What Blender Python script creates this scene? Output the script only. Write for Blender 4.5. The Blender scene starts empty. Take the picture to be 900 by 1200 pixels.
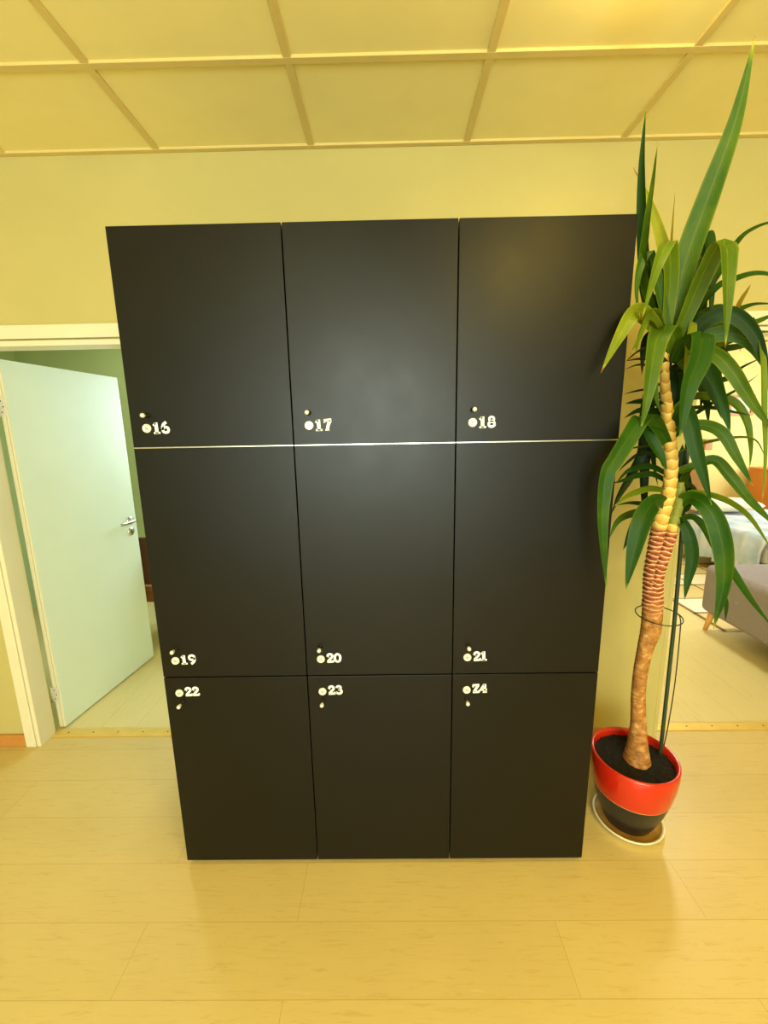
import bpy, bmesh, math, random
from mathutils import Vector, Matrix
random.seed(7)
PI = math.pi
SC = bpy.context.scene
C = SC.collection

# ------------------------------------------------------------------ camera
FPX, PITCH, ROLL, YAW, CAM_H = 494.2663, 0.1934, -0.0179, -0.0113, 1.5282
fwd = Vector((math.sin(YAW)*math.cos(PITCH), math.cos(YAW)*math.cos(PITCH), -math.sin(PITCH)))
r0 = Vector((math.cos(YAW), -math.sin(YAW), 0))
u0 = r0.cross(fwd)
CR = math.cos(ROLL)*r0 + math.sin(ROLL)*u0
CU = -math.sin(ROLL)*r0 + math.cos(ROLL)*u0
CAM = Vector((0, 0, CAM_H))
cd = bpy.data.cameras.new('camera')
cam = bpy.data.objects.new('camera', cd)
C.objects.link(cam)
cd.sensor_fit = 'HORIZONTAL'
cd.sensor_width = 36
cd.lens = FPX/900*36
cd.clip_start = 0.02
m = Matrix((CR, CU, -fwd)).transposed().to_4x4()
m.translation = CAM
cam.matrix_world = m
SC.camera = cam

# ------------------------------------------------------------------ light and exposure
SC.view_settings.view_transform = 'Standard'
SC.view_settings.look = 'None'
SC.view_settings.gamma = 1
SC.view_settings.use_curve_mapping = False
SC.view_settings.exposure = -0.32
w = bpy.data.worlds.new('world')
SC.world = w
w.use_nodes = True
w.node_tree.nodes['Background'].inputs[0].default_value = (1.0, 0.93, 0.75, 1)
w.node_tree.nodes['Background'].inputs[1].default_value = 0.15

def area(name, loc, target, sx, sy, power, col):
    l = bpy.data.lights.new(name, 'AREA')
    l.shape = 'RECTANGLE'
    l.size, l.size_y, l.energy, l.color = sx, sy, power, col
    o = bpy.data.objects.new(name, l)
    C.objects.link(o)
    o.location = loc
    o.rotation_euler = (Vector(target)-Vector(loc)).to_track_quat('-Z', 'Y').to_euler()
    return o

WARM = (1.0, 0.92, 0.46)
DAY = (0.80, 1.0, 1.12)
area('hall_fill_light', (-0.55, -0.5, 2.55), (-0.55, -0.5, 0), 0.5, 0.5, 5, WARM)  # unseen area light added for general brightness in the hall
area('hall_ceiling_lamp_warm', (0.85, -0.43, 2.55), (0.85, -0.43, 0), 0.24, 0.24, 34, (1.0, 0.68, 0.11))
area('rear_window_light', (-0.1, -2.9, 1.75), (-.1, 0, 1.75), 1.3, 1.3, 105, (0.90, 1.0, 0.90))
area('rear_fill_light', (-0.2, -2.94, 1.3), (-.2, 0, 1.3), 3.6, 2.3, 120, (0.86, 1.0, 0.86))  # broad dim fill, added to spread the grey reflection on the lockers
area('left_room_window_light', (-1.15, 3.72, 1.45), (-1.25, 1.0, 0.3), 0.9, 1.2, 47, DAY)
area('left_room_fill_light', (-1.9, 2.9, 2.5), (-1.9, 2.9, 0), 0.4, 0.4, 10, (1.0, 1.0, 0.72))  # added fill to brighten the green back wall, no known lamp here
area('right_room_window_light', (5.75, 3.9, 1.5), (3.0, 3.6, 0.9), 2.4, 1.6, 130, (0.92, 1.0, 1.08))
area('right_room_ceiling_lamp', (2.4, 3.6, 2.5), (2.2, 3.3, 0), 0.3, 0.3, 42, (1.0, 1.0, 0.84))
area('downlight_bulb', (0.63, 1.10, 2.485), (0.63, 1.10, 0), 0.10, 0.10, 4, (1.0, 0.80, 0.34))

# ------------------------------------------------------------------ helpers
def at(px, py, Y):
    """photo pixel -> world point at distance Y in front of the camera"""
    d = fwd + (px-450)/FPX*CR + (600-py)/FPX*CU
    return CAM + d*(Y/d.y)

def obj(name, bm, mat=None, parent=None, smooth=False, auto=False):
    me = bpy.data.meshes.new(name)
    bm.to_mesh(me)
    bm.free()
    if mat:
        for q in (mat if isinstance(mat, (list, tuple)) else [mat]):
            me.materials.append(q)
    if smooth:
        for p in me.polygons:
            p.use_smooth = True
    o = bpy.data.objects.new(name, me)
    C.objects.link(o)
    if parent:
        o.parent = parent
        o.matrix_parent_inverse = Matrix.Identity(4)
    return o

def thing(name, label, cat, loc=(0, 0, 0), group=None):
    o = bpy.data.objects.new(name, None)
    C.objects.link(o)
    o.location = loc
    o['label'] = label
    o['category'] = cat
    if group:
        o['group'] = group
    o.empty_display_size = 0.05
    return o

def tag(o, label, cat, group=None):
    o['label'] = label
    o['category'] = cat
    if group:
        o['group'] = group
    return o

def struct(name, bm, mat, parent=None, smooth=False):
    o = obj(name, bm, mat, parent, smooth)
    o['kind'] = 'structure'
    return o

def box(bm, x0, x1, y0, y1, z0, z1, bev=0.0, seg=2, M=None, mi=0):
    t = bmesh.new()
    bmesh.ops.create_cube(t, size=1)
    for v in t.verts:
        v.co = Vector(((x0+x1)/2+v.co.x*(x1-x0), (y0+y1)/2+v.co.y*(y1-y0), (z0+z1)/2+v.co.z*(z1-z0)))
    if bev > 0:
        bmesh.ops.bevel(t, geom=list(t.edges), offset=bev, segments=seg, affect='EDGES', profile=0.6)
    merge(bm, t, M, mi)

def merge(bm, t, M=None, mi=0):
    if M is not None:
        t.transform(M)
    vs = {}
    for v in t.verts:
        vs[v] = bm.verts.new(v.co)
    for f in t.faces:
        try:
            nf = bm.faces.new([vs[v] for v in f.verts])
            nf.material_index = mi if mi else f.material_index
            nf.smooth = f.smooth
        except ValueError:
            pass
    t.free()

def lathe(bm, prof, seg=48, c=(0, 0, 0), mi=None):
    """prof: list of (r,z) ; mi: optional material index per profile segment"""
    rings = []
    for r, z in prof:
        if r < 1e-6:
            rings.append([bm.verts.new((c[0], c[1], c[2]+z))])
        else:
            rings.append([bm.verts.new((c[0]+r*math.cos(2*PI*k/seg), c[1]+r*math.sin(2*PI*k/seg), c[2]+z)) for k in range(seg)])
    for i in range(len(rings)-1):
        a, b = rings[i], rings[i+1]
        for k in range(seg):
            k2 = (k+1) % seg
            if len(a) == 1:
                vs = [a[0], b[k2], b[k]]
            elif len(b) == 1:
                vs = [a[k], a[k2], b[0]]
            else:
                vs = [a[k], a[k2], b[k2], b[k]]
            f = bm.faces.new(vs)
            f.smooth = True
            if mi:
                f.material_index = mi[i]
    return rings

def catmull(P, n):
    out = []
    L = len(P)
    for i in range(L-1):
        p0 = P[max(i-1, 0)]; p1 = P[i]; p2 = P[i+1]; p3 = P[min(i+2, L-1)]
        for k in range(n):
            t = k/n
            out.append([0.5*((2*b)+(-a+c)*t+(2*a-5*b+4*c-d)*t*t+(-a+3*b-3*c+d)*t*t*t) for a, b, c, d in zip(p0, p1, p2, p3)])
    out.append(list(P[-1]))
    return out

def tube(bm, pts, rad, seg=10, cap=True, smooth=True, rfun=None, mi=0):
    """pts list of Vectors; rad float or list"""
    n = len(pts)
    rad = rad if isinstance(rad, (list, tuple)) else [rad]*n
    ref = None
    rings = []
    for i in range(n):
        T = (pts[min(i+1, n-1)]-pts[max(i-1, 0)]).normalized()
        if ref is None:
            ref = T.orthogonal().normalized()
        ref = (ref-T*ref.dot(T)).normalized()
        B = T.cross(ref)
        ring = []
        for k in range(seg):
            a = 2*PI*k/seg
            rr = rad[i]*(rfun(i, a) if rfun else 1)
            ring.append(bm.verts.new(pts[i]+ref*(rr*math.cos(a))+B*(rr*math.sin(a))))
        rings.append(ring)
    for i in range(n-1):
        for k in range(seg):
            k2 = (k+1) % seg
            f = bm.faces.new([rings[i][k], rings[i][k2], rings[i+1][k2], rings[i+1][k]])
            f.smooth = smooth
            f.material_index = mi
    if cap:
        f = bm.faces.new(list(reversed(rings[0]))); f.material_index = mi
        f = bm.faces.new(rings[-1]); f.material_index = mi
    return rings

def lin(c):
    return tuple(((x/255)/12.92 if x/255 <= 0.04045 else ((x/255+0.055)/1.055)**2.4) for x in c)+(1,)

class NT:
    def __init__(s, name):
        s.m = bpy.data.materials.new(name)
        s.m.use_nodes = True
        s.t = s.m.node_tree
        s.b = s.t.nodes['Principled BSDF']
    def n(s, typ, **kw):
        o = s.t.nodes.new(typ)
        for k, v in kw.items():
            if k.startswith('i_'):
                key = k[2:]
                key = int(key) if key.isdigit() else key.replace('_', ' ')
                o.inputs[key].default_value = v
            else:
                setattr(o, k, v)
        return o
    def l(s, a, b):
        s.t.links.new(a, b)
    def ramp(s, stops, fac=None, interp='LINEAR'):
        r = s.n('ShaderNodeValToRGB')
        r.color_ramp.interpolation = interp
        e = r.color_ramp.elements
        while len(e) < len(stops):
            e.new(0.5)
        for q, (p, c) in zip(e, stops):
            q.position = p
            q.color = c if len(c) == 4 else tuple(c)+(1,)
        if fac is not None:
            s.l(fac, r.inputs[0])
        return r
    def coord(s, scale=(1, 1, 1), rot=(0, 0, 0), loc=(0, 0, 0), kind='Object'):
        tc = s.n('ShaderNodeTexCoord')
        mp = s.n('ShaderNodeMapping')
        mp.inputs['Scale'].default_value = scale
        mp.inputs['Rotation'].default_value = rot
        mp.inputs['Location'].default_value = loc
        s.l(tc.outputs[kind], mp.inputs[0])
        return mp.outputs[0]

def paint(name, c, rough=0.6, var=0.05, scale=6.0, bump=0.0, bscale=200, metal=0.0, spec=0.5, emis=None, coat=0.0):
    k = NT(name)
    v = k.coord()
    no = k.n('ShaderNodeTexNoise', i_Scale=scale, i_Detail=4.0)
    k.l(v, no.inputs['Vector'])
    a = lin(c)
    lo = tuple(x*(1-var) for x in a[:3])+(1,)
    hi = tuple(min(1, x*(1+var)) for x in a[:3])+(1,)
    r = k.ramp([(0.3, lo), (0.7, hi)], no.outputs[0])
    k.l(r.outputs[0], k.b.inputs['Base Color'])
    k.b.inputs['Roughness'].default_value = rough
    k.b.inputs['Metallic'].default_value = metal
    k.b.inputs['Specular IOR Level'].default_value = spec
    k.b.inputs['Coat Weight'].default_value = coat
    if bump:
        n2 = k.n('ShaderNodeTexNoise', i_Scale=bscale, i_Detail=3.0)
        k.l(v, n2.inputs['Vector'])
        b = k.n('ShaderNodeBump', i_Strength=bump, i_Distance=0.002)
        k.l(n2.outputs[0], b.inputs['Height'])
        k.l(b.outputs[0], k.b.inputs['Normal'])
    if emis:
        k.b.inputs['Emission Color'].default_value = lin(c)
        k.b.inputs['Emission Strength'].default_value = emis
    return k.m

def wood(name, base, dark, light, along='x', planks=None, rough=0.38, grain=1.0):
    k = NT(name)
    rot = (0, 0, 0) if along == 'x' else (0, 0, PI/2)
    v = k.coord(rot=rot)
    sep = k.n('ShaderNodeMapping'); sep.inputs['Scale'].default_value = (1.6*grain, 16*grain, 16*grain)
    k.l(v, sep.inputs[0])
    n1 = k.n('ShaderNodeTexNoise', i_Scale=5.5, i_Detail=12.0, i_Roughness=0.78, i_Distortion=0.7)
    k.l(sep.outputs[0], n1.inputs['Vector'])
    n2 = k.n('ShaderNodeTexNoise', i_Scale=3.0, i_Detail=3.0)
    k.l(v, n2.inputs['Vector'])
    r = k.ramp([(0.28, lin(dark)), (0.47, lin(base)), (0.60, lin(base)), (0.78, lin(light))], n1.outputs[0])
    mx = k.n('ShaderNodeMixRGB', blend_type='MULTIPLY', i_Fac=0.35)
    r2 = k.ramp([(0.3, (0.86, 0.84, 0.80, 1)), (0.7, (1, 1, 1, 1))], n2.outputs[0])
    k.l(r.outputs[0], mx.inputs[1]); k.l(r2.outputs[0], mx.inputs[2])
    out = mx.outputs[0]
    if planks:
        br = k.n('ShaderNodeTexBrick', offset=0.37, i_Scale=1.0)
        br.inputs['Color1'].default_value = (1, 1, 1, 1)
        br.inputs['Color2'].default_value = (0.96, 0.955, 0.94, 1)
        br.inputs['Mortar'].default_value = (0.78, 0.69, 0.55, 1)
        br.inputs['Mortar Size'].default_value = 0.0011
        br.inputs['Mortar Smooth'].default_value = 0.3
        br.inputs['Brick Width'].default_value = planks[0]
        br.inputs['Row Height'].default_value = planks[1]
        mp = k.n('ShaderNodeMapping'); mp.inputs['Location'].default_value = planks[2]
        k.l(v, mp.inputs[0]); k.l(mp.outputs[0], br.inputs['Vector'])
        m2 = k.n('ShaderNodeMixRGB', blend_type='MULTIPLY', i_Fac=1.0)
        k.l(out, m2.inputs[1]); k.l(br.outputs[0], m2.inputs[2])
        out = m2.outputs[0]
    k.l(out, k.b.inputs['Base Color'])
    k.b.inputs['Roughness'].default_value = rough
    b = k.n('ShaderNodeBump', i_Strength=0.10, i_Distance=0.002)
    k.l(n1.outputs[0], b.inputs['Height']); k.l(b.outputs[0], k.b.inputs['Normal'])
    return k.m

# ------------------------------------------------------------------ materials
M_wall = paint('cream_wall_paint', (195, 182, 114), 0.85, 0.03, 3, 0.08, 260)
M_greenwall = paint('green_wall_paint', (196, 214, 164), 0.85, 0.03, 3, 0.05, 260)
M_yellowwall = paint('yellow_wall_paint', (243, 222, 140), 0.85, 0.03, 3, 0.05, 260)
M_greywall = paint('pale_left_wall_paint', (232, 222, 165), 0.85, 0.03, 3, 0.05, 260)
M_ceil = paint('ceiling_tile', (248, 234, 164), 0.9, 0.02, 9, 0.12, 420)
M_tbar = paint('ceiling_grid_metal', (222, 200, 128), 0.6, 0.03, 8)
M_white = paint('white_gloss_paint', (232, 224, 192), 0.35, 0.02, 5)
M_door = paint('pale_door_paint', (224, 238, 224), 0.42, 0.02, 4)
M_floor = wood('laminate_hall', (213, 189, 122), (196, 164, 92), (230, 210, 154), 'x', (1.29, 0.187, (0.31, -0.126, 0)))
M_floor2 = wood('laminate_room', (224, 208, 148), (210, 190, 126), (236, 222, 172), 'y', (1.29, 0.187, (0.2, 0.05, 0)))
M_baseb = wood('skirting_wood', (205, 140, 70), (170, 105, 45), (225, 165, 95), 'x', None, 0.4)
M_thr = paint('threshold_brass', (228, 194, 100), 0.35, 0.06, 14, metal=0.3)
M_steel = paint('steel', (205, 203, 192), 0.28, 0.05, 60, metal=1.0)
M_nickel = paint('nickel_lock', (236, 234, 222), 0.35, 0.06, 90, metal=0.35)
M_dkmetal = paint('dark_metal', (38, 36, 34), 0.4, 0.1, 60, metal=0.6)
M_number = paint('white_vinyl', (252, 252, 248), 0.5, 0.01, 40)
M_plinth = paint('black_plinth', (30, 24, 20), 0.6, 0.1, 20)

def locker_mat():
    k = NT('black_laminate')
    v = k.coord()
    n1 = k.n('ShaderNodeTexNoise', i_Scale=2.2, i_Detail=6.0, i_Roughness=0.6)
    k.l(v, n1.inputs['Vector'])
    r = k.ramp([(0.3, lin((5, 6, 4))), (0.7, lin((9, 9, 7)))], n1.outputs[0])
    k.l(r.outputs[0], k.b.inputs['Base Color'])
    n2 = k.n('ShaderNodeTexNoise', i_Scale=7.0, i_Detail=7.0, i_Roughness=0.7)
    k.l(v, n2.inputs['Vector'])
    rr = k.ramp([(0.3, (0.33, 0.33, 0.33, 1)), (0.72, (0.40, 0.40, 0.40, 1))], n2.outputs[0])
    k.l(rr.outputs[0], k.b.inputs['Roughness'])
    k.b.inputs['Specular IOR Level'].default_value = 0.29
    n3 = k.n('ShaderNodeTexNoise', i_Scale=700.0, i_Detail=2.0)
    k.l(v, n3.inputs['Vector'])
    b = k.n('ShaderNodeBump', i_Strength=0.05, i_Distance=0.001)
    k.l(n3.outputs[0], b.inputs['Height']); k.l(b.outputs[0], k.b.inputs['Normal'])
    return k.m
M_locker = locker_mat()

# ------------------------------------------------------------------ room shell
WY = 1.85          # face of the wall with the two doorways
WB = 1.95          # its far side
CZ = 2.587
LX0, LX1, LH = -1.757, -0.98, 1.892      # left doorway
RX0, RX1, RH = 1.311, 2.16, 1.888        # right doorway
HX0, HX1, HY0 = -2.6, 2.9, -3.0          # hall
def wallpiece(*bx):
    bm = bmesh.new()
    for b in bx:
        box(bm, *b)
    return bm
struct('wall_back', wallpiece((HX0-.1, LX0-.021, WY, WB, 0, CZ+.05), (LX0-.021, LX1+.021, WY, WB, LH+.021, CZ+.05), (LX1+.021, RX0-.021, WY, WB, 0, CZ+.05),
       (RX0-.021, RX1+.021, WY, WB, RH+.021, CZ+.05), (RX1+.021, 6.0, WY, WB, 0, CZ+.05)), M_wall)
struct('wall_left', wallpiece((HX0-.1, HX0, HY0, WY, 0, CZ+.05)), M_wall)
struct('wall_right', wallpiece((HX1, HX1+.1, HY0, WY, 0, CZ+.05)), M_wall)
struct('wall_front', wallpiece((HX0-.1, HX1+.1, HY0-.1, HY0, 0, CZ+.05)), M_wall)
struct('floor', wallpiece((HX0-.1, HX1+.1, HY0-.1, 1.93, -.05, 0)), M_floor)
struct('floor_left_room', wallpiece((-3.3, .2, 1.93, 3.9, -.05, 0)), M_floor2)
struct('floor_right_room', wallpiece((.2, 6.0, 1.93, 5.8, -.05, 0)), M_floor2)
struct('wall_left_room_back', wallpiece((-3.3, .2, 3.8, 3.9, 0, CZ+.05)), M_greenwall)
struct('wall_left_room_left', wallpiece((-3.3, -3.2, WB, 3.8, 0, CZ+.05)), M_greenwall)
struct('wall_partition', wallpiece((.2, .3, WB, 5.7, 0, CZ+.05)), M_yellowwall)
struct('wall_right_room_back', wallpiece((.3, 6.0, 5.7, 5.8, 0, CZ+.05)), M_yellowwall)
struct('wall_right_room_right', wallpiece((5.9, 6.0, WB, 5.7, 0, CZ+.05)), M_yellowwall)
struct('ceiling_rooms', wallpiece((-3.3, 6.0, WB, 5.8, CZ, CZ+.05)), M_white)

# suspended ceiling: lay-in tiles sunk in a grid of T bars
TS, TX, TY = 0.589, -0.862, 1.4565
xs = [TX+TS*i for i in range(-3, 8)]
ys = [TY-TS*i for i in range(0, 9)]
bm = bmesh.new()
box(bm, HX0-.1, HX1+.1, HY0-.1, WY, CZ+.006, CZ+.05)
struct('ceiling', bm, M_ceil)
bm = bmesh.new()
g = 0.012
for x in xs:
    if HX0 < x < HX1:
        box(bm, x-g, x+g, HY0, WY, CZ-.001, CZ+.007, .001, 1)
for y in ys:
    if y > HY0:
        box(bm, HX0, HX1, y-g, y+g, CZ-.0015, CZ+.007, .001, 1)
box(bm, HX0, HX1, WY-.022, WY, CZ-.002, CZ+.007, .001, 1)
struct('trim_ceiling_grid', bm, M_tbar)

# door frames
def door_frame(name, x0, x1, h, left_casing):
    bm = bmesh.new()
    cw, f = 0.072, WY-.022
    # casing with a rounded groove: outer board and inner bead
    for (a, b) in ([(x0-cw, x0-.022)] if left_casing else [])+[(x1+.022, x1+cw)]:
        box(bm, a, b, f, WY, 0, h+.028, .004, 2)
    box(bm, x0-cw*left_casing, x1+cw, f, WY, h+.028, h+.082, .004, 2)
    for (a, b) in ((x0-.020, x0), (x1, x1+.020)):
        box(bm, a, b, f+.004 if left_casing else WY, WB-.02, 0, h+.002, .003, 2, None, 0 if left_casing else 1)
    box(bm, x0-.020, x1+.020, f+.004, WB-.02, h, h+.022, .003, 2)
    return struct(name, bm, [M_white, M_wall])
door_frame('trim_1', LX0, LX1, LH, True)
door_frame('trim_2', RX0, RX1, RH, False)
def threshold(name, x0, x1):
    bm = bmesh.new()
    box(bm, x0, x1, 1.898, 1.952, 0, .006, .0025, 2)
    o = struct(name, bm, M_thr)
    bm = bmesh.new()
    n = int((x1-x0)/.13)
    for i in range(n):
        lathe(bm, [(.0, .0016), (.003, .0014), (.0042, 0)], 12, (x0+.07+.13*i, 1.925, .0058))
    struct('screw_heads', bm, M_dkmetal, o)
threshold('trim_3', LX0, LX1)
threshold('trim_4', RX0, RX1)
bm = bmesh.new()
box(bm, HX0, LX0-.074, WY-.016, WY, 0, .062, .004, 2)
struct('baseboard_left', bm, M_baseb)
bm = bmesh.new()
box(bm, LX1+.074, RX0-.074, WY-.016, WY, 0, .062, .004, 2)
struct('baseboard_back', bm, M_baseb)

# open door leaf of the left room, hinged on its left jamb, swung into the room
d1 = struct('door_1', (lambda b: (box(b, -.02, .02, 0, .715, .008, 1.868, .003, 2), b)[1])(bmesh.new()), M_door)
d1.location = (-1.752, 1.972, 0)
d1.rotation_euler = (0, 0, -math.radians(6.6))
bm = bmesh.new()   # rebate strip on the hinge edge
box(bm, -.014, .006, -.006, .0, .008, 1.866, .001, 1)
box(bm, .009, .019, -.004, .0, .008, 1.866, .001, 1)
o = struct('door_edge', bm, M_white, d1)
def lever():
    bm = bmesh.new()
    lathe(bm, [(0, .012), (.018, .012), (.025, .009), (.026, 0)], 28)
    bm.transform(Matrix.Translation((.02, .655, .985)) @ Matrix.Rotation(PI/2, 4, 'Y'))
    t = bmesh.new()
    P = [Vector(p) for p in ((.02, .655, .985), (.05, .655, .985), (.060, .648, .985), (.062, .62, .985), (.061, .55, .983), (.056, .535, .982))]
    P = [Vector(q) for q in catmull(P, 4)]
    tube(t, P, [.009]*len(P), 12)
    merge(bm, t)
    return bm
struct('door_handle', lever(), M_steel, d1)
bm = bmesh.new()
lathe(bm, [(0, .008), (.014, .008), (.024, .006), (.025, 0)], 28)
bm.transform(Matrix.Translation((.02, .655, .915)) @ Matrix.Rotation(PI/2, 4, 'Y'))
struct('keyhole_plate', bm, M_steel, d1)
bm = bmesh.new()
box(bm, .0275, .0288, .652, .658, .905, .922, .0004, 1)
struct('keyhole', bm, M_dkmetal, d1)
for z in (.20, 1.66):
    bm = bmesh.new()
    t = bmesh.new()
    tube(t, [Vector((-.024, -.008, z-.045)), Vector((-.024, -.008, z+.045))], .007, 12)
    merge(bm, t)
    box(bm, -.024, .016, -.009, -.0062, z-.04, z+.04, .001, 1)
    h = struct('hinge', bm, M_nickel, d1)
    bm = bmesh.new()
    for dx, dz in ((-.004, .025), (.006, 0), (-.004, -.025)):
        t = bmesh.new()
        lathe(t, [(0, .001), (.003, .0008), (.0034, 0)], 10)
        merge(bm, t, Matrix.Translation((dx, -.009, z+dz)) @ Matrix.Rotation(PI/2, 4, 'X'))
    struct('hinge_screws', bm, M_dkmetal, h)

# ------------------------------------------------------------------ lockers
GLYPH = {
 '1': [([(.30, .02), (.30, .98)], .27), ([(.04, .74), (.30, .92)], .15), ([(.02, .07), (.60, .07)], .14)],
 '7': [([(.04, .87), (.70, .90)], .22), ([(.09, .68), (.07, .92)], .12), ([(.62, .86), (.42, .5), (.30, .06)], .25), ([(.12, .06), (.48, .06)], .12)],
 '4': [([(.46, .95), (.08, .36)], .17), ([(.03, .33), (.72, .33)], .16), ([(.50, .04), (.50, .96)], .25), ([(.3, .06), (.70, .06)], .12)],
 'Z': [([(.06, .88), (.68, .90)], .19), ([(.08, .66), (.06, .92)], .13), ([(.60, .86), (.14, .14)], .23), ([(.05, .12), (.68, .12)], .2), ([(.68, .34), (.68, .08)], .13)],
 '2': [([(.12, .66), (.16, .84), (.36, .92), (.55, .82), (.56, .62), (.38, .42), (.12, .16)], .2), ([(.05, .11), (.68, .11)], .2), ([(.68, .30), (.68, .07)], .12), ([(.12, .66), (.20, .70)], .2)],
 '3': [([(.10, .76), (.28, .92), (.52, .84), (.52, .62), (.30, .53)], .18), ([(.30, .53), (.56, .46), (.60, .22), (.36, .07), (.10, .20)], .2), ([(.12, .24), (.18, .26)], .18)],
 '0': [([(.36, .90), (.58, .74), (.62, .48), (.56, .2), (.36, .08), (.14, .2), (.09, .48), (.14, .74), (.36, .90)], .2)],
 '6': [([(.37, .55), (.57, .48), (.63, .30), (.56, .13), (.37, .07), (.18, .13), (.11, .30), (.17, .48), (.37, .55)], .2), ([(.12, .28), (.13, .56), (.25, .80), (.50, .97)], .22)],
 '9': [([(.37, .45), (.17, .52), (.11, .70), (.18, .87), (.37, .93), (.56, .87), (.63, .70), (.57, .52), (.37, .45)], .2), ([(.62, .72), (.61, .44), (.49, .20), (.24, .03)], .22)],
 '8': [([(.36, .55), (.54, .63), (.54, .83), (.36, .92), (.18, .83), (.18, .63), (.36, .55)], .17), ([(.36, .52), (.58, .42), (.59, .18), (.36, .07), (.13, .18), (.14, .42), (.36, .52)], .19)],
}
def number_bm(txt, h, tilt):
    """heavy white numerals as 1 mm thick cut-outs in the x-z plane, front towards -y"""
    bm = bmesh.new()
    x = 0
    th = .0012
    for ch in txt:
        for pl_, wd in GLYPH[ch]:
            wd *= 1.1
            P = [tuple(q) for q in (catmull([list(p) for p in pl_], 5) if len(pl_) > 2 else pl_)]
            rows = []
            n = len(P)
            for i, (a, b) in enumerate(P):
                p0 = P[max(i-1, 0)]; p1 = P[min(i+1, n-1)]
                if P[0] == P[-1] and i in (0, n-1):
                    p0, p1 = P[n-2], P[1]
                dx, dz = p1[0]-p0[0], p1[1]-p0[1]
                L = math.hypot(dx, dz) or 1
                nx, nz = -dz/L*wd/2, dx/L*wd/2
                rows.append([((x+a+s*nx)*h, y, (b+s*nz)*h) for s in (-1, 1) for y in (0, -th)])
            V = [[bm.verts.new(c) for c in r] for r in rows]
            for i in range(n-1):
                A, B = V[i], V[i+1]
                for q in ((0, 1, 1, 0), ):
                    bm.faces.new([A[1], A[3], B[3], B[1]])
                    bm.faces.new([A[0], B[0], B[2], A[2]])
                    bm.faces.new([A[0], A[1], B[1], B[0]])
                    bm.faces.new([A[2], B[2], B[3], A[3]])
            bm.faces.new([V[0][0], V[0][2], V[0][3], V[0][1]])
            bm.faces.new([V[-1][0], V[-1][1], V[-1][3], V[-1][2]])
        x += .74
    bmesh.ops.recalc_face_normals(bm, faces=bm.faces)
    bm.transform(Matrix.Rotation(-tilt, 4, 'Y'))
    return bm
def lock_bm():
    bm = bmesh.new()
    lathe(bm, [(0, .0035), (.0085, .0035), (.0105, .0042), (.0125, .003), (.013, 0)], 28)
    bm.transform(Matrix.Rotation(PI/2, 4, 'X'))
    return bm
def slot_bm(a):
    bm = bmesh.new()
    box(bm, -.0045, .0045, -.0044, -.0030, -.0011, .0011, .0003, 1)
    bm.transform(Matrix.Rotation(a, 4, 'Y'))
    return bm
def knob_bm():
    bm = bmesh.new()
    lathe(bm, [(0, 0), (.0075, 0), (.0075, .0015), (.0038, .003), (.0032, .016)], 20)
    bm.transform(Matrix.Rotation(PI/2, 4, 'X'))
    return bm
def knobtip_bm():
    bm = bmesh.new()
    lathe(bm, [(.0030, .012), (.0042, .015), (.0060, .021), (.0066, .0255), (.0058, .029), (.003, .0308), (0, .0312)], 20)
    bm.transform(Matrix.Rotation(PI/2, 4, 'X'))
    return bm

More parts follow.
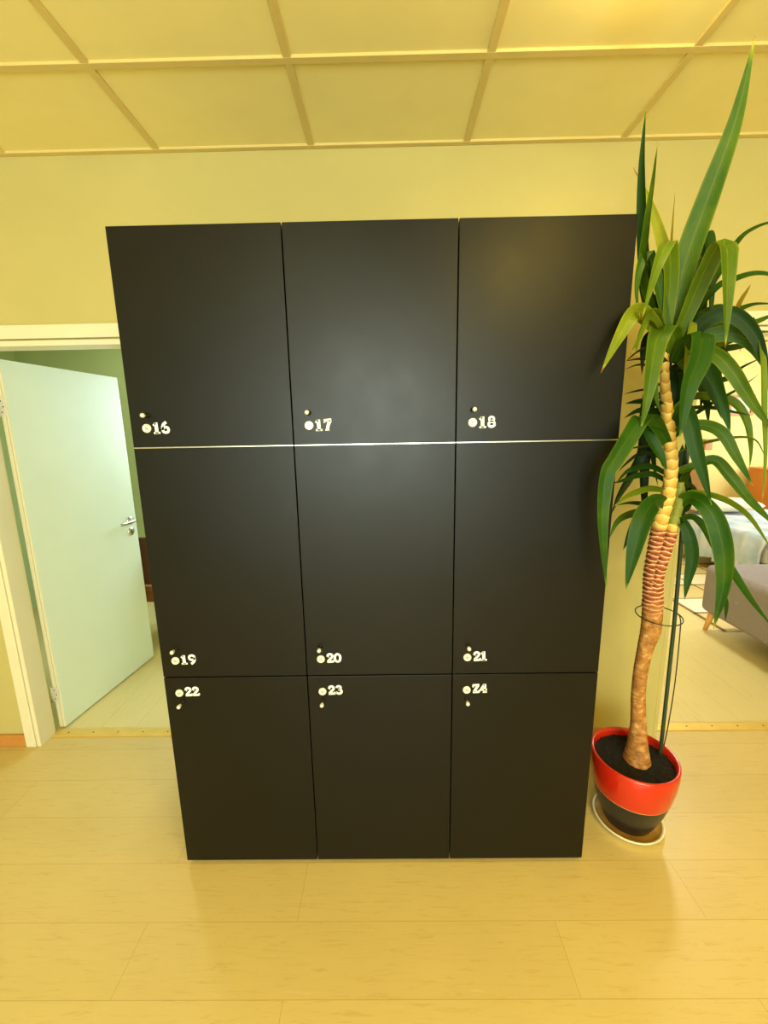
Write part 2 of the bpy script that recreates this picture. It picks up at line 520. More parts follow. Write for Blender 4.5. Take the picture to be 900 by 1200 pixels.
LKX, LKW, LKY, LKD = -0.745, 0.4715, 1.2422, 0.52
GAP = .0032
zr = [(.020, .7435), (.7475, 1.485), (1.489, 2.072)]      # bottom, middle, top door
numbers = [['16', '17', '18'], ['19', '20', '21'], ['22', '23', 'Z4']]
lockz = {2: (1.543, 1.579), 1: (.805, .848), 0: (.689, .655)}
place = ['nearest the open door', 'between the other two cabinets', 'beside the potted yucca']
rngs = ['16, 19 and 22', '17, 20 and 23', '18, 21 and Z4']
slot_a = [[.5, 0.1, .9], [.2, 0, .1], [-.5, .1, .15]]
for c in range(3):
    x0 = LKX+c*LKW
    lk = thing('locker_cabinet', 'tall black locker cabinet with doors '+rngs[c]+', '+place[c], 'locker', (x0+LKW/2, LKY, 0), 'black locker cabinets against the wall')
    hw = LKW/2-GAP/2
    bm = bmesh.new()     # carcass: sides, back, top, bottom, two shelves
    ya, yb = .0195, LKD
    zt, zb = 2.071, .021
    box(bm, -hw, -hw+.016, ya, yb, zb, zt, .0008, 1)
    box(bm, hw-.016, hw, ya, yb, zb, zt, .0008, 1)
    box(bm, -hw+.016, hw-.016, yb-.008, yb, zb, zt)
    for z in (zb, .737, 1.479, zt-.016):
        box(bm, -hw+.016, hw-.016, ya, yb-.008, z, z+.016)
    obj('body', bm, M_locker, lk)
    bm = bmesh.new()
    box(bm, -hw+.01, hw-.01, .028, LKD-.02, 0, .021)
    obj('plinth', bm, M_plinth, lk)
    bm = bmesh.new()
    box(bm, -hw, hw, .0005, .019, 1.4855, 1.4885)
    s = obj('joint_strip', bm, M_steel, lk)
    s['label'] = 'thin pale metal strip between upper and middle door'
    for r in (2, 1, 0):
        bm = bmesh.new()
        box(bm, -hw, hw, 0, .018, zr[r][0], zr[r][1], .0012, 2)
        d = obj('door', bm, M_locker, lk)
        d['label'] = 'black locker door numbered '+numbers[2-r][c]
        lz, kz = lockz[r]
        lx = -LKW/2+.0475
        o = obj('lock', lock_bm(), M_nickel, d); o.location = (lx, 0, lz)
        o2 = obj('lock_slot', slot_bm(slot_a[2-r][c]), M_dkmetal, d); o2.location = (lx, 0, lz)
        o = obj('knob', knob_bm(), M_dkmetal, d); o.location = (lx+.006*(c == 0), 0, kz)
        o = obj('knob_tip', knobtip_bm(), M_nickel, d); o.location = (lx+.006*(c == 0), 0, kz)
        o = obj('number_decal', number_bm(numbers[2-r][c], .0325, .035), M_number, d)
        o.location = (lx+.019, -.0002, lz-(.016 if r == 2 else .013 if r == 1 else .012))
        o['label'] = 'white numerals '+numbers[2-r][c]

# ------------------------------------------------------------------ potted yucca
PX, PY = 0.9223, 1.4104
M_red = paint('red_glaze', (198, 38, 18), 0.22, 0.05, 8, coat=0.4)
M_blackpot = paint('black_glaze', (26, 25, 24), 0.35, 0.1, 9)
M_potline = paint('pale_clay_edge', (205, 165, 120), 0.5, 0.05, 20)
M_soil = paint('dark_soil', (20, 14, 11), 0.95, 0.5, 60, 1.0, 90)
M_saucer = paint('cream_saucer', (238, 228, 196), 0.35, 0.03, 20)
M_stain = paint('stained_saucer_inside', (188, 140, 66), 0.4, 0.25, 14)
sau = thing('plant_saucer', 'shallow cream saucer on the floor under the red and black pot', 'saucer', (PX, PY, 0))
bm = bmesh.new()
lathe(bm, [(0, .0), (.095, 0), (.118, .012), (.126, .024), (.122, .025), (.1165, .022)], 64)
obj('dish', bm, M_saucer, sau, True)
bm = bmesh.new()
lathe(bm, [(.1165, .0222), (.108, .014), (.095, .009), (0, .009)], 64)
obj('inner_bottom', bm, M_stain, sau, True)['label'] = 'stained brown inside of saucer'

plant = thing('potted_yucca', 'tall yucca in a red and black glazed pot beside the lockers', 'potted plant', (PX, PY, .009))
def L(v):
    return v-Vector((PX, PY, .009))
bm = bmesh.new()
PZ = .0
prof = [(0, 0), (.074, 0), (.084, .004), (.100, .04), (.118, .09), (.1325, .145), (.1335, .149), (.1345, .151), (.1355, .153), (.1365, .157), (.146, .21), (.150, .25), (.150, .284), (.148, .289), (.143, .290), (.138, .287), (.136, .27), (.132, .245)]
mi = []
for i in range(len(prof)-1):
    z = (prof[i][1]+prof[i+1][1])/2
    mi.append(1 if (z < .148 and i < 6) else (2 if z < .1525 else 0))
lathe(bm, prof, 72, (0, 0, 0), mi)
obj('pot', bm, [M_red, M_blackpot, M_potline], plant, True)['label'] = 'glazed pot with red upper band and black lower half'
bm = bmesh.new()
bmesh.ops.create_grid(bm, x_segments=40, y_segments=40, size=.136)
for f in list(bm.faces):
    if f.calc_center_median().length > .134:
        bm.faces.remove(f)
for v in list(bm.verts):
    if not v.link_faces:
        bm.verts.remove(v)
for v in bm.verts:
    v.co.z = .262+random.uniform(-.004, .004)
obj('soil', bm, M_soil, plant, True)

# trunk
def trunk_mat():
    k = NT('yucca_trunk')
    v = k.coord()
    sx = k.n('ShaderNodeSeparateXYZ'); k.l(v, sx.inputs[0])
    n1 = k.n('ShaderNodeTexNoise', i_Scale=38.0, i_Detail=5.0, i_Roughness=.65); k.l(v, n1.inputs['Vector'])
    n0 = k.n('ShaderNodeTexNoise', i_Scale=9.0, i_Detail=2.0); k.l(v, n0.inputs['Vector'])
    at_ = k.n('ShaderNodeAttribute', attribute_name='ring')
    # smooth brown foot
    foot = k.ramp([(.3, lin((128, 80, 34))), (.55, lin((178, 122, 56))), (.78, lin((232, 196, 128)))], n1.outputs[0])
    # reddish ringed middle; ring attribute 0..1 inside each leaf-scar
    mid = k.ramp([(.0, lin((96, 40, 20))), (.45, lin((170, 84, 44))), (.72, lin((196, 120, 66))), (.9, lin((246, 224, 176))), (1.0, lin((110, 50, 26)))], at_.outputs['Fac'])
    top = k.ramp([(.0, lin((150, 96, 30))), (.14, lin((206, 158, 62))), (.7, lin((232, 192, 92))), (.94, lin((240, 212, 132))), (1.0, lin((150, 100, 40)))], at_.outputs['Fac'])
    m1 = k.n('ShaderNodeMixRGB'); m2 = k.n('ShaderNodeMixRGB'); 
    jit = k.n('ShaderNodeMath', operation='MULTIPLY_ADD', i_1=.06, i_2=-.03); k.l(n0.outputs[0], jit.inputs[0])
    zz = k.n('ShaderNodeMath', operation='ADD'); k.l(sx.outputs[2], zz.inputs[0]); k.l(jit.outputs[0], zz.inputs[1])
    a = k.n('ShaderNodeMapRange'); a.inputs['From Min'].default_value = .86; a.inputs['From Max'].default_value = .94
    b = k.n('ShaderNodeMapRange'); b.inputs['From Min'].default_value = 1.175; b.inputs['From Max'].default_value = 1.19
    k.l(zz.outputs[0], a.inputs[0]); k.l(zz.outputs[0], b.inputs[0])
    k.l(a.outputs[0], m1.inputs[0]); k.l(foot.outputs[0], m1.inputs[1]); k.l(mid.outputs[0], m1.inputs[2])
    k.l(b.outputs[0], m2.inputs[0]); k.l(m1.outputs[0], m2.inputs[1]); k.l(top.outputs[0], m2.inputs[2])
    k.l(m2.outputs[0], k.b.inputs['Base Color'])
    k.b.inputs['Roughness'].default_value = .7
    bp = k.n('ShaderNodeBump', i_Strength=.4, i_Distance=.004); k.l(n1.outputs[0], bp.inputs['Height']); k.l(bp.outputs[0], k.b.inputs['Normal'])
    return k.m
M_trunk = trunk_mat()
def trunk_bm(path, z_ring, pitch_of, amp_of):
    """path: (px,py,Y,width px). Leaf scars: helical sawtooth bumps, stored as attribute 'ring'"""
    P = catmull([list(p) for p in path], 40)
    pts, rad = [], []
    for px, py, Y, wd in P:
        v = at(px, py, Y)
        zc = (v-CAM).dot(fwd)
        pts.append(L(v)); rad.append(wd/2*zc/FPX)
    bm = bmesh.new()
    ly = bm.verts.layers.float.new('ring')
    seg = 28
    rings = tube(bm, pts, rad, seg)
    ph = 0
    for i, ring in enumerate(rings):
        z = pts[i].z
        if i:
            ph += (pts[i]-pts[i-1]).length/pitch_of(z)
        cen = pts[i]
        for k, v in enumerate(ring):
            a = 2*PI*k/seg
            q = (ph+.28*abs(math.sin(1.5*a+2.1*math.floor(ph)))) % 1.0
            v[ly] = q
            v.co = cen+(v.co-cen)*(1+amp_of(z)*(q-.5))
    return bm
def pitch(z):
    return .016 if z < 1.18 else .030
def amp(z):
    return .05 if z < .9 else (.20 if z < 1.18 else .12)
tr_path = [(746, 892, 1.41, 30), (747, 876, 1.41, 23), (748, 850, 1.41, 17), (748, 815, 1.41, 15), (751, 785, 1.40, 15), (757, 757, 1.39, 17), (763, 735, 1.385, 21),
           (765, 705, 1.38, 21), (766, 672, 1.375, 20), (769, 645, 1.37, 18), (773, 618, 1.365, 17), (778, 597, 1.36, 17), (784, 575, 1.355, 15), (786.5, 545, 1.35, 14), (785, 515, 1.345, 14),
           (782, 485, 1.34, 13), (780, 460, 1.335, 11), (779, 437, 1.33, 9), (780, 405, 1.325, 9)]
M_shoot = paint('green_shoot_stem', (120, 128, 40), .6, .25, 30)
trunk = obj('trunk', trunk_bm(tr_path, 0, pitch, amp), M_trunk, plant)
sh_path = [(768, 690, 1.36, 12), (774, 665, 1.35, 13), (781, 642, 1.345, 13), (787, 625, 1.34, 12), (791, 605, 1.34, 12), (796, 585, 1.34, 11), (797, 565, 1.34, 8)]
o = obj('side_shoot', trunk_bm(sh_path, 0, pitch, amp), [M_trunk, M_shoot], trunk)
for f in o.data.polygons:
    if f.center.z > 1.205:
        f.material_index = 1
st_path = [(762, 748, 1.39, 14), (769, 737, 1.385, 13), (774, 728, 1.38, 11)]

# leaves
def leaf_mat():
    k = NT('yucca_leaf')
    au = k.n('ShaderNodeAttribute', attribute_name='across')
    al = k.n('ShaderNodeAttribute', attribute_name='along')
    ti = k.n('ShaderNodeAttribute', attribute_name='tint')
    v = k.coord()
    n = k.n('ShaderNodeTexNoise', i_Scale=14.0, i_Detail=4.0); k.l(v, n.inputs['Vector'])
    base = k.ramp([(0, lin((9, 36, 8))), (.35, lin((38, 82, 8))), (.62, lin((104, 128, 18))), (.85, lin((168, 168, 40))), (1, lin((150, 96, 30)))])
    ad = k.n('ShaderNodeMath', operation='MULTIPLY_ADD', i_1=.22, i_2=-.11); k.l(n.outputs[0], ad.inputs[0])
    s = k.n('ShaderNodeMath', operation='ADD'); k.l(ti.outputs['Fac'], s.inputs[0]); k.l(ad.outputs[0], s.inputs[1])
    # dry brown tip
    tp = k.n('ShaderNodeMapRange'); tp.inputs['From Min'].default_value = .93; tp.inputs['From Max'].default_value = 1.0; tp.inputs['To Max'].default_value = .6
    k.l(al.outputs['Fac'], tp.inputs[0])
    s2 = k.n('ShaderNodeMath', operation='ADD', use_clamp=True); k.l(s.outputs[0], s2.inputs[0]); k.l(tp.outputs[0], s2.inputs[1])
    k.l(s2.outputs[0], base.inputs[0])
    # paler margin and midrib
    edge = k.ramp([(0, (.55, .55, .55, 1)), (.1, (.0, .0, .0, 1)), (.44, (0, 0, 0, 1)), (.5, (.35, .35, .35, 1)), (.56, (0, 0, 0, 1)), (.9, (0, 0, 0, 1)), (1, (.55, .55, .55, 1))], au.outputs['Fac'])
    mx = k.n('ShaderNodeMixRGB'); mx.inputs[2].default_value = lin((170, 172, 52))
    eg = k.n('ShaderNodeMapRange'); eg.inputs['From Min'].default_value = .3; eg.inputs['From Max'].default_value = .66; eg.inputs['To Min'].default_value = .12
    k.l(ti.outputs['Fac'], eg.inputs[0])
    em = k.n('ShaderNodeMath', operation='MULTIPLY'); k.l(edge.outputs[0], em.inputs[0]); k.l(eg.outputs[0], em.inputs[1])
    k.l(em.outputs[0], mx.inputs[0]); k.l(base.outputs[0], mx.inputs[1])
    k.l(mx.outputs[0], k.b.inputs['Base Color'])
    k.b.inputs['Roughness'].default_value = .44
    k.b.inputs['Specular IOR Level'].default_value = .28
    tr = k.n('ShaderNodeBsdfTranslucent'); k.l(mx.outputs[0], tr.inputs[0])
    ms = k.n('ShaderNodeMixShader', i_0=.28)
    k.l(k.b.outputs[0], ms.inputs[1]); k.l(tr.outputs[0], ms.inputs[2])
    k.l(ms.outputs[0], k.t.nodes['Material Output'].inputs[0])
    # fine parallel veins
    wv = k.n('ShaderNodeMath', operation='SINE'); mu = k.n('ShaderNodeMath', operation='MULTIPLY', i_1=75.0)
    k.l(au.outputs['Fac'], mu.inputs[0]); k.l(mu.outputs[0], wv.inputs[0])
    bp = k.n('ShaderNodeBump', i_Strength=.25, i_Distance=.001); k.l(wv.outputs[0], bp.inputs['Height']); k.l(bp.outputs[0], k.b.inputs['Normal'])
    return k.m
M_leaf = leaf_mat()

def add_leaf(bm, pts, a, tint=.3, mode='v', w=None, base_w=.62, fold=.16, flip=1):
    """pts [(px,py,Y)], a = apparent width in photo pixels at the widest place.
    mode 'v' twists the blade about its own axis; 'h' keeps the blade level across (drooping, folded leaves)."""
    la = bm.verts.layers.float['across']; ll = bm.verts.layers.float['along']; lt = bm.verts.layers.float['tint']
    P = [at(*p) for p in pts]
    Q = [Vector(q) for q in catmull([list(p) for p in P], 7)]
    n = len(Q)
    mid = Q[n//3]
    zc = (mid-CAM).dot(fwd)
    am = a*zc/FPX
    w = w or (am if mode == 'h' else max(.034, am))
    tw = math.acos(min(1.0, am/w))*flip
    cum = [0]
    for i in range(1, n):
        cum.append(cum[-1]+(Q[i]-Q[i-1]).length)
    prevS = None
    rows = []
    for i in range(n):
        T = (Q[min(i+1, n-1)]-Q[max(i-1, 0)]).normalized()
        V = (Q[i]-CAM).normalized()
        if mode == 'h':
            S = CR-T*CR.dot(T)
            S = S.normalized() if S.length > .15 else prevS
        else:
            S0 = T.cross(V)
            S0 = S0.normalized() if S0.length > .1 else prevS
            N0 = S0.cross(T)
            S = S0*math.cos(tw)+N0*math.sin(tw)
        if prevS is not None:
            if mode == 'h' and S.dot(prevS) < 0:
                S = -S
            S = (S*.6+prevS*.4)
            S = (S-T*S.dot(T)).normalized()
        prevS = S
        N = S.cross(T).normalized()
        if N.dot(V) < 0:
            N = -N
        t = cum[i]/cum[-1]
        pr = base_w+(1-base_w)*math.sin(min(t/.38, 1)*PI/2) if t < .38 else max(0.0, 1-((t-.38)/.62)**1.7)
        hw = w*.5*max(pr, .02)
        row = []
        for j, u in enumerate((-1, -.5, 0, .5, 1)):
            v = bm.verts.new(L(Q[i]+S*(u*hw)+N*((1-abs(u))*fold*hw*2)))
            v[la] = (u+1)/2; v[ll] = t; v[lt] = tint
            row.append(v)
        rows.append(row)
    for i in range(n-1):
        for j in range(4):
            f = bm.faces.new([rows[i][j], rows[i][j+1], rows[i+1][j+1], rows[i+1][j]])
            f.smooth = True

def new_foliage():
    bm = bmesh.new()
    for q in ('across', 'along', 'tint'):
        bm.verts.layers.float.new(q)
    return bm
top = new_foliage()
B = 1.33
UP = [
 # upright leaves of the crown
 ([(790, 400, 1.33), (795, 345, 1.31), (806, 298, 1.29), (832, 225, 1.26), (862, 140, 1.22), (885, 42, 1.18)], 25, .42, 'v'),
 ([(772, 395, 1.33), (757, 330, 1.31), (752, 260, 1.30), (752, 190, 1.28), (757, 126, 1.26)], 12, .16, 'v'),
 ([(775, 395, 1.33), (754, 325, 1.27), (757, 268, 1.26), (765, 212, 1.25), (771, 165, 1.24)], 9, .42, 'v'),
 ([(788, 395, 1.37), (786, 330, 1.42), (775, 280, 1.44), (760, 235, 1.45), (742, 196, 1.45)], 14, .74, 'v'),  # backlit leaf, its glow put into a yellow tint
 ([(786, 400, 1.35), (786, 340, 1.40), (787, 280, 1.43), (791, 226, 1.44)], 4, .85, 'v'),
 ([(780, 400, 1.33), (787, 330, 1.30), (784, 286, 1.25), (774, 303, 1.20), (762, 340, 1.19), (752, 375, 1.19)], 18, .55, 'h'),
 ([(785, 400, 1.33), (775, 345, 1.31), (764, 305, 1.29), (757, 297, 1.27), (749, 318, 1.25), (746, 345, 1.24), (750, 372, 1.24)], 13, .40, 'h'),
 ([(788, 410, 1.35), (778, 350, 1.36), (768, 312, 1.37), (757, 300, 1.36), (752, 330, 1.33), (757, 375, 1.31)], 15, .1, 'h'),
 ([(778, 395, 1.31), (758, 372, 1.26), (744, 366, 1.20), (725, 396, 1.17), (704, 437, 1.16)], 19, .68, 'v'),
 ([(780, 400, 1.31), (768, 368, 1.27), (758, 375, 1.23), (748, 398, 1.21), (738, 416, 1.20)], 9, .6, 'v'),
 # big drooping leaf in front of the stem
 ([(790, 420, 1.32), (790, 395, 1.29), (779, 384, 1.24), (771, 398, 1.20), (764, 440, 1.185), (757, 478, 1.19), (750, 506, 1.20)], 24, .46, 'h'),
 # rising and folded leaves on the right
 ([(790, 405, 1.32), (806, 368, 1.29), (826, 322, 1.26), (843, 288, 1.23), (853, 286, 1.19), (855, 305, 1.165), (853, 360, 1.16), (850, 408, 1.16)], 23, .50, 'h'),
 ([(795, 410, 1.36), (808, 350, 1.38), (819, 295, 1.39), (829, 269, 1.38), (834, 300, 1.36), (834, 350, 1.35), (831, 395, 1.35)], 16, .18, 'h'),
 ([(800, 415, 1.38), (812, 375, 1.41), (819, 342, 1.42), (820, 365, 1.40), (817, 400, 1.39), (813, 445, 1.39)], 19, .04, 'h'),  # shaded hanging leaf, the shade painted in as a near-black tint
 ([(793, 405, 1.37), (815, 362, 1.40), (840, 322, 1.43), (864, 283, 1.46), (882, 268, 1.48), (905, 260, 1.49), (925, 262, 1.5)], 8, .34, 'v'),
 ([(795, 405, 1.34), (815, 365, 1.33), (840, 336, 1.32), (862, 326, 1.31), (884, 320, 1.30), (905, 322, 1.28), (930, 332, 1.27)], 8, .3, 'v'),
 ([(795, 410, 1.36), (815, 374, 1.36), (840, 360, 1.36), (862, 362, 1.36), (885, 356, 1.37), (912, 356, 1.38)], 7, .34, 'v'),
 ([(800, 420, 1.33), (818, 385, 1.30), (845, 368, 1.27), (868, 374, 1.25), (888, 400, 1.23), (903, 450, 1.22)], 17, .12, 'v'),
 ([(800, 415, 1.40), (820, 390, 1.44), (848, 376, 1.48), (880, 378, 1.50), (905, 370, 1.52), (930, 370, 1.53)], 9, .44, 'v'),
 ([(798, 425, 1.34), (820, 400, 1.32), (846, 391, 1.30), (868, 394, 1.28), (886, 410, 1.26), (900, 440, 1.25)], 18, .38, 'v'),
 ([(798, 430, 1.36), (825, 410, 1.37), (852, 400, 1.38), (880, 390, 1.40), (910, 388, 1.42)], 8, .5, 'v'),
 ([(878, 380, 1.26), (889, 388, 1.24), (895, 425, 1.22), (896, 480, 1.215), (897, 535, 1.21), (893, 590, 1.21)], 8, .62, 'h'),
 ([(796, 430, 1.31), (822, 412, 1.27), (842, 418, 1.24), (860, 438, 1.22), (880, 470, 1.21), (910, 510, 1.20)], 16, .46, 'v'),
 # broad leaf hanging in front, right of the stem
 ([(792, 425, 1.31), (808, 398, 1.27), (824, 393, 1.22), (821, 420, 1.19), (808, 455, 1.18), (796, 515, 1.185)], 27, .32, 'h'),
 ([(795, 430, 1.35), (815, 418, 1.35), (828, 425, 1.33), (838, 455, 1.32), (850, 485, 1.315), (856, 509, 1.31)], 19, .30, 'v'),
 ([(798, 435, 1.36), (812, 430, 1.38), (832, 436, 1.40), (848, 444, 1.41), (870, 430, 1.43), (895, 418, 1.44)], 6, .2, 'v'),
 ([(800, 385, 1.32), (812, 378, 1.30), (809, 400, 1.29), (805, 425, 1.29), (801, 448, 1.29)], 11, .72, 'h'),
 ([(862, 368, 1.30), (868, 352, 1.30), (880, 333, 1.30)], 5, .95, 'v'),
 ([(797, 375, 1.36), (806, 355, 1.37), (815, 338, 1.38), (822, 322, 1.38)], 4, .9, 'v'),
 # inner crown, its shade painted in by low tints
 ([(785, 420, 1.33), (786, 370, 1.36), (790, 335, 1.38), (794, 300, 1.39)], 14, .12, 'v'),
 ([(782, 420, 1.35), (775, 385, 1.39), (772, 355, 1.42), (774, 322, 1.44)], 14, .10, 'v'),
 ([(790, 420, 1.35), (797, 385, 1.38), (800, 350, 1.40), (800, 318, 1.41)], 13, .2, 'v'),
 ([(782, 425, 1.33), (770, 400, 1.32), (766, 380, 1.31), (775, 365, 1.30)], 10, .3, 'v'),
 ([(790, 430, 1.36), (800, 440, 1.40), (802, 465, 1.42), (797, 500, 1.43)], 13, .06, 'v'),
 ([(785, 430, 1.35), (788, 445, 1.40), (790, 470, 1.42), (787, 505, 1.43)], 14, .05, 'v'),
 ([(780, 425, 1.30), (768, 420, 1.27), (766, 440, 1.26), (770, 470, 1.26), (775, 485, 1.26)], 9, .4, 'v'),
 ([(783, 430, 1.35), (772, 415, 1.40), (764, 440, 1.43), (762, 480, 1.45)], 14, .06, 'v'),
 ([(788, 415, 1.33), (800, 395, 1.34), (820, 385, 1.36), (845, 382, 1.37), (856, 386, 1.38)], 9, .45, 'v'),
 ([(788, 420, 1.34), (800, 412, 1.36), (818, 408, 1.38), (838, 400, 1.40)], 8, .3, 'v'),
 ([(795, 420, 1.38), (815, 400, 1.42), (840, 410, 1.45), (855, 425, 1.47), (835, 445, 1.48)], 12, .05, 'v'),
]
UP += [
 ([(790, 425, 1.36), (812, 400, 1.40), (838, 385, 1.44), (866, 392, 1.47), (888, 415, 1.48), (905, 450, 1.48)], 11, .12, 'v'),
 ([(790, 430, 1.36), (815, 420, 1.38), (842, 410, 1.40), (870, 405, 1.42), (905, 398, 1.44)], 9, .3, 'v'),
 ([(788, 430, 1.34), (806, 432, 1.31), (824, 445, 1.29), (838, 470, 1.28), (846, 492, 1.28)], 8, .1, 'v'),
 ([(790, 415, 1.38), (808, 388, 1.42), (830, 370, 1.45), (850, 368, 1.47), (862, 385, 1.48), (868, 412, 1.48)], 13, .08, 'v'),
 ([(786, 405, 1.36), (780, 375, 1.39), (766, 350, 1.40), (756, 352, 1.39), (750, 375, 1.38)], 11, .1, 'h'),
 ([(784, 415, 1.37), (775, 400, 1.41), (764, 392, 1.42), (755, 405, 1.42), (752, 440, 1.42)], 11, .05, 'h'),
 ([(792, 420, 1.36), (800, 400, 1.40), (812, 395, 1.42), (822, 410, 1.43), (824, 450, 1.43), (820, 485, 1.43)], 15, .08, 'h'),
 ([(792, 430, 1.37), (806, 425, 1.40), (818, 440, 1.41), (828, 470, 1.41), (830, 500, 1.41)], 12, .12, 'v'),
 ([(775, 405, 1.33), (765, 385, 1.29), (757, 380, 1.26), (750, 392, 1.24), (744, 415, 1.23)], 8, .5, 'v'),
 ([(797, 390, 1.35), (804, 350, 1.37), (812, 318, 1.38), (822, 300, 1.39)], 13, .2, 'v'),
 ([(880, 372, 1.31), (890, 400, 1.28), (897, 430, 1.27), (903, 465, 1.26)], 9, .35, 'v'),
]
for d in UP:
    add_leaf(top, *d)
obj('foliage', top, M_leaf, plant, True)['label'] = 'crown of long green sword leaves'
low = new_foliage()
LOW = [
 ([(782, 520, 1.33), (768, 495, 1.28), (754, 488, 1.22), (738, 512, 1.18), (722, 538, 1.165), (712, 556, 1.16), (707, 600, 1.155), (708, 650, 1.16), (711, 694, 1.165)], 20, .36, 'h'),
 ([(780, 590, 1.34), (768, 588, 1.30), (754, 606, 1.27), (744, 640, 1.26), (733, 692, 1.255)], 21, .32, 'v'),
 ([(778, 600, 1.38), (760, 597, 1.40), (748, 608, 1.41), (739, 625, 1.41), (730, 645, 1.41)], 11, .06, 'v'),
 ([(778, 575, 1.34), (762, 573, 1.32), (745, 577, 1.30), (731, 584, 1.285), (719, 594, 1.275)], 8, .62, 'v'),
 ([(776, 590, 1.37), (755, 590, 1.36), (738, 589, 1.34), (722, 592, 1.32)], 5, .25, 'v'),
 ([(770, 598, 1.38), (745, 601, 1.37), (730, 606, 1.35), (721, 615, 1.34), (714, 632, 1.335)], 9, .42, 'v'),
 ([(782, 556, 1.36), (764, 547, 1.37), (746, 548, 1.36), (734, 553, 1.34), (722, 566, 1.325)], 7, .2, 'v'),
 ([(782, 565, 1.36), (766, 556, 1.38), (748, 557, 1.38), (732, 562, 1.36), (716, 567, 1.34)], 7, .22, 'v'),
 ([(784, 545, 1.36), (768, 533, 1.38), (750, 532, 1.38), (736, 541, 1.36), (724, 553, 1.34)], 5, .06, 'v'),
 ([(784, 512, 1.34), (770, 505, 1.32), (756, 505, 1.30), (744, 511, 1.28), (733, 524, 1.27)], 4, .35, 'v'),
 ([(784, 535, 1.36), (765, 524, 1.36), (748, 524, 1.35), (735, 527, 1.33)], 3, .4, 'v'),
 ([(752, 500, 1.40), (752, 530, 1.40), (738, 560, 1.39), (725, 582, 1.38), (716, 604, 1.38)], 10, .04, 'v'),
 ([(755, 500, 1.33), (764, 515, 1.31), (774, 532, 1.30), (782, 552, 1.30)], 11, .30, 'v'),
 ([(778, 450, 1.36), (763, 455, 1.42), (757, 480, 1.44), (756, 530, 1.45), (755, 575, 1.455), (757, 625, 1.46)], 15, .02, 'h'),  # leaf hanging in shadow, darkness put into its tint
 ([(780, 470, 1.36), (766, 465, 1.40), (762, 490, 1.42), (766, 540, 1.43), (771, 570, 1.43)], 10, .04, 'h'),
 ([(782, 480, 1.34), (766, 471, 1.33), (748, 470, 1.31), (732, 473, 1.29)], 8, .12, 'v'),
 ([(782, 490, 1.35), (766, 482, 1.35), (748, 481, 1.33), (731, 490, 1.31)], 8, .16, 'v'),
 ([(782, 500, 1.36), (764, 492, 1.38), (748, 493, 1.37), (731, 505, 1.36)], 8, .05, 'v'),
 ([(780, 415, 1.34), (764, 408, 1.35), (748, 412, 1.34), (733, 424, 1.32)], 3, .1, 'v'),
 ([(780, 428, 1.34), (764, 422, 1.35), (748, 421, 1.34), (733, 423, 1.32)], 2.4, .1, 'v'),
 ([(780, 438, 1.34), (764, 430, 1.35), (748, 428, 1.34), (732, 433, 1.32)], 2.4, .1, 'v'),
 ([(782, 468, 1.34), (764, 458, 1.35), (748, 458, 1.34), (731, 462, 1.32)], 2.8, .3, 'v'),
 ([(786, 490, 1.37), (776, 475, 1.40), (767, 500, 1.41), (772, 530, 1.41), (778, 550, 1.41)], 8, .1, 'v'),
 # right side
 ([(790, 500, 1.33), (800, 480, 1.29), (806, 486, 1.26), (815, 525, 1.24), (825, 560, 1.235), (834, 592, 1.235)], 17, .26, 'v'),
 ([(790, 510, 1.33), (802, 500, 1.31), (826, 498, 1.28), (847, 508, 1.25), (863, 535, 1.235), (883, 570, 1.225)], 13, .40, 'v'),
 ([(790, 495, 1.34), (812, 486, 1.35), (835, 472, 1.36), (866, 455, 1.37), (890, 438, 1.37)], 4.5, .25, 'v'),
 ([(790, 485, 1.35), (812, 478, 1.36), (838, 478, 1.36), (862, 483, 1.36), (882, 487, 1.36)], 5, .2, 'v'),
 ([(790, 480, 1.36), (812, 465, 1.38), (845, 466, 1.40), (864, 474, 1.39), (876, 495, 1.38), (880, 525, 1.37), (878, 552, 1.37)], 10, .46, 'v'),
 ([(795, 530, 1.35), (815, 522, 1.36), (842, 515, 1.36), (872, 512, 1.35), (888, 518, 1.34), (898, 540, 1.33)], 3.5, .5, 'v'),
 ([(795, 552, 1.34), (815, 545, 1.33), (838, 539, 1.31), (858, 560, 1.28), (880, 587, 1.26), (915, 622, 1.25)], 12, .42, 'v'),
 ([(792, 580, 1.35), (815, 577, 1.36), (840, 582, 1.36), (862, 592, 1.35), (882, 610, 1.34), (905, 645, 1.33)], 7, .55, 'v'),
 ([(796, 590, 1.33), (808, 583, 1.30), (824, 590, 1.26), (839, 612, 1.23), (848, 650, 1.215), (847, 690, 1.215), (836, 737, 1.22)], 21, .36, 'v'),
 ([(797, 607, 1.35), (812, 606, 1.36), (826, 618, 1.36), (842, 645, 1.35), (862, 675, 1.34), (882, 705, 1.33), (908, 738, 1.32)], 10, .32, 'v'),
 ([(796, 612, 1.33), (800, 612, 1.31), (808, 630, 1.29), (811, 655, 1.285), (806, 680, 1.285), (802, 704, 1.285)], 14, .24, 'v'),
 ([(796, 585, 1.36), (803, 570, 1.39), (812, 572, 1.41), (820, 582, 1.42)], 10, .1, 'v'),
 ([(797, 575, 1.36), (798, 545, 1.39), (800, 520, 1.40)], 14, .05, 'v'),
 ([(796, 585, 1.36), (802, 595, 1.40), (806, 575, 1.42), (806, 545, 1.42)], 12, .05, 'v'),
 ([(796, 580, 1.35), (806, 552, 1.36), (822, 548, 1.36)], 8, .45, 'v'),
 ([(843, 690, 1.26), (851, 706, 1.25), (850, 728, 1.25)], 5, .2, 'v'),
]
for d in LOW:
    add_leaf(low, *d)
obj('foliage', low, M_leaf, plant, True)['label'] = 'lower drooping leaves along the stem and side shoot'

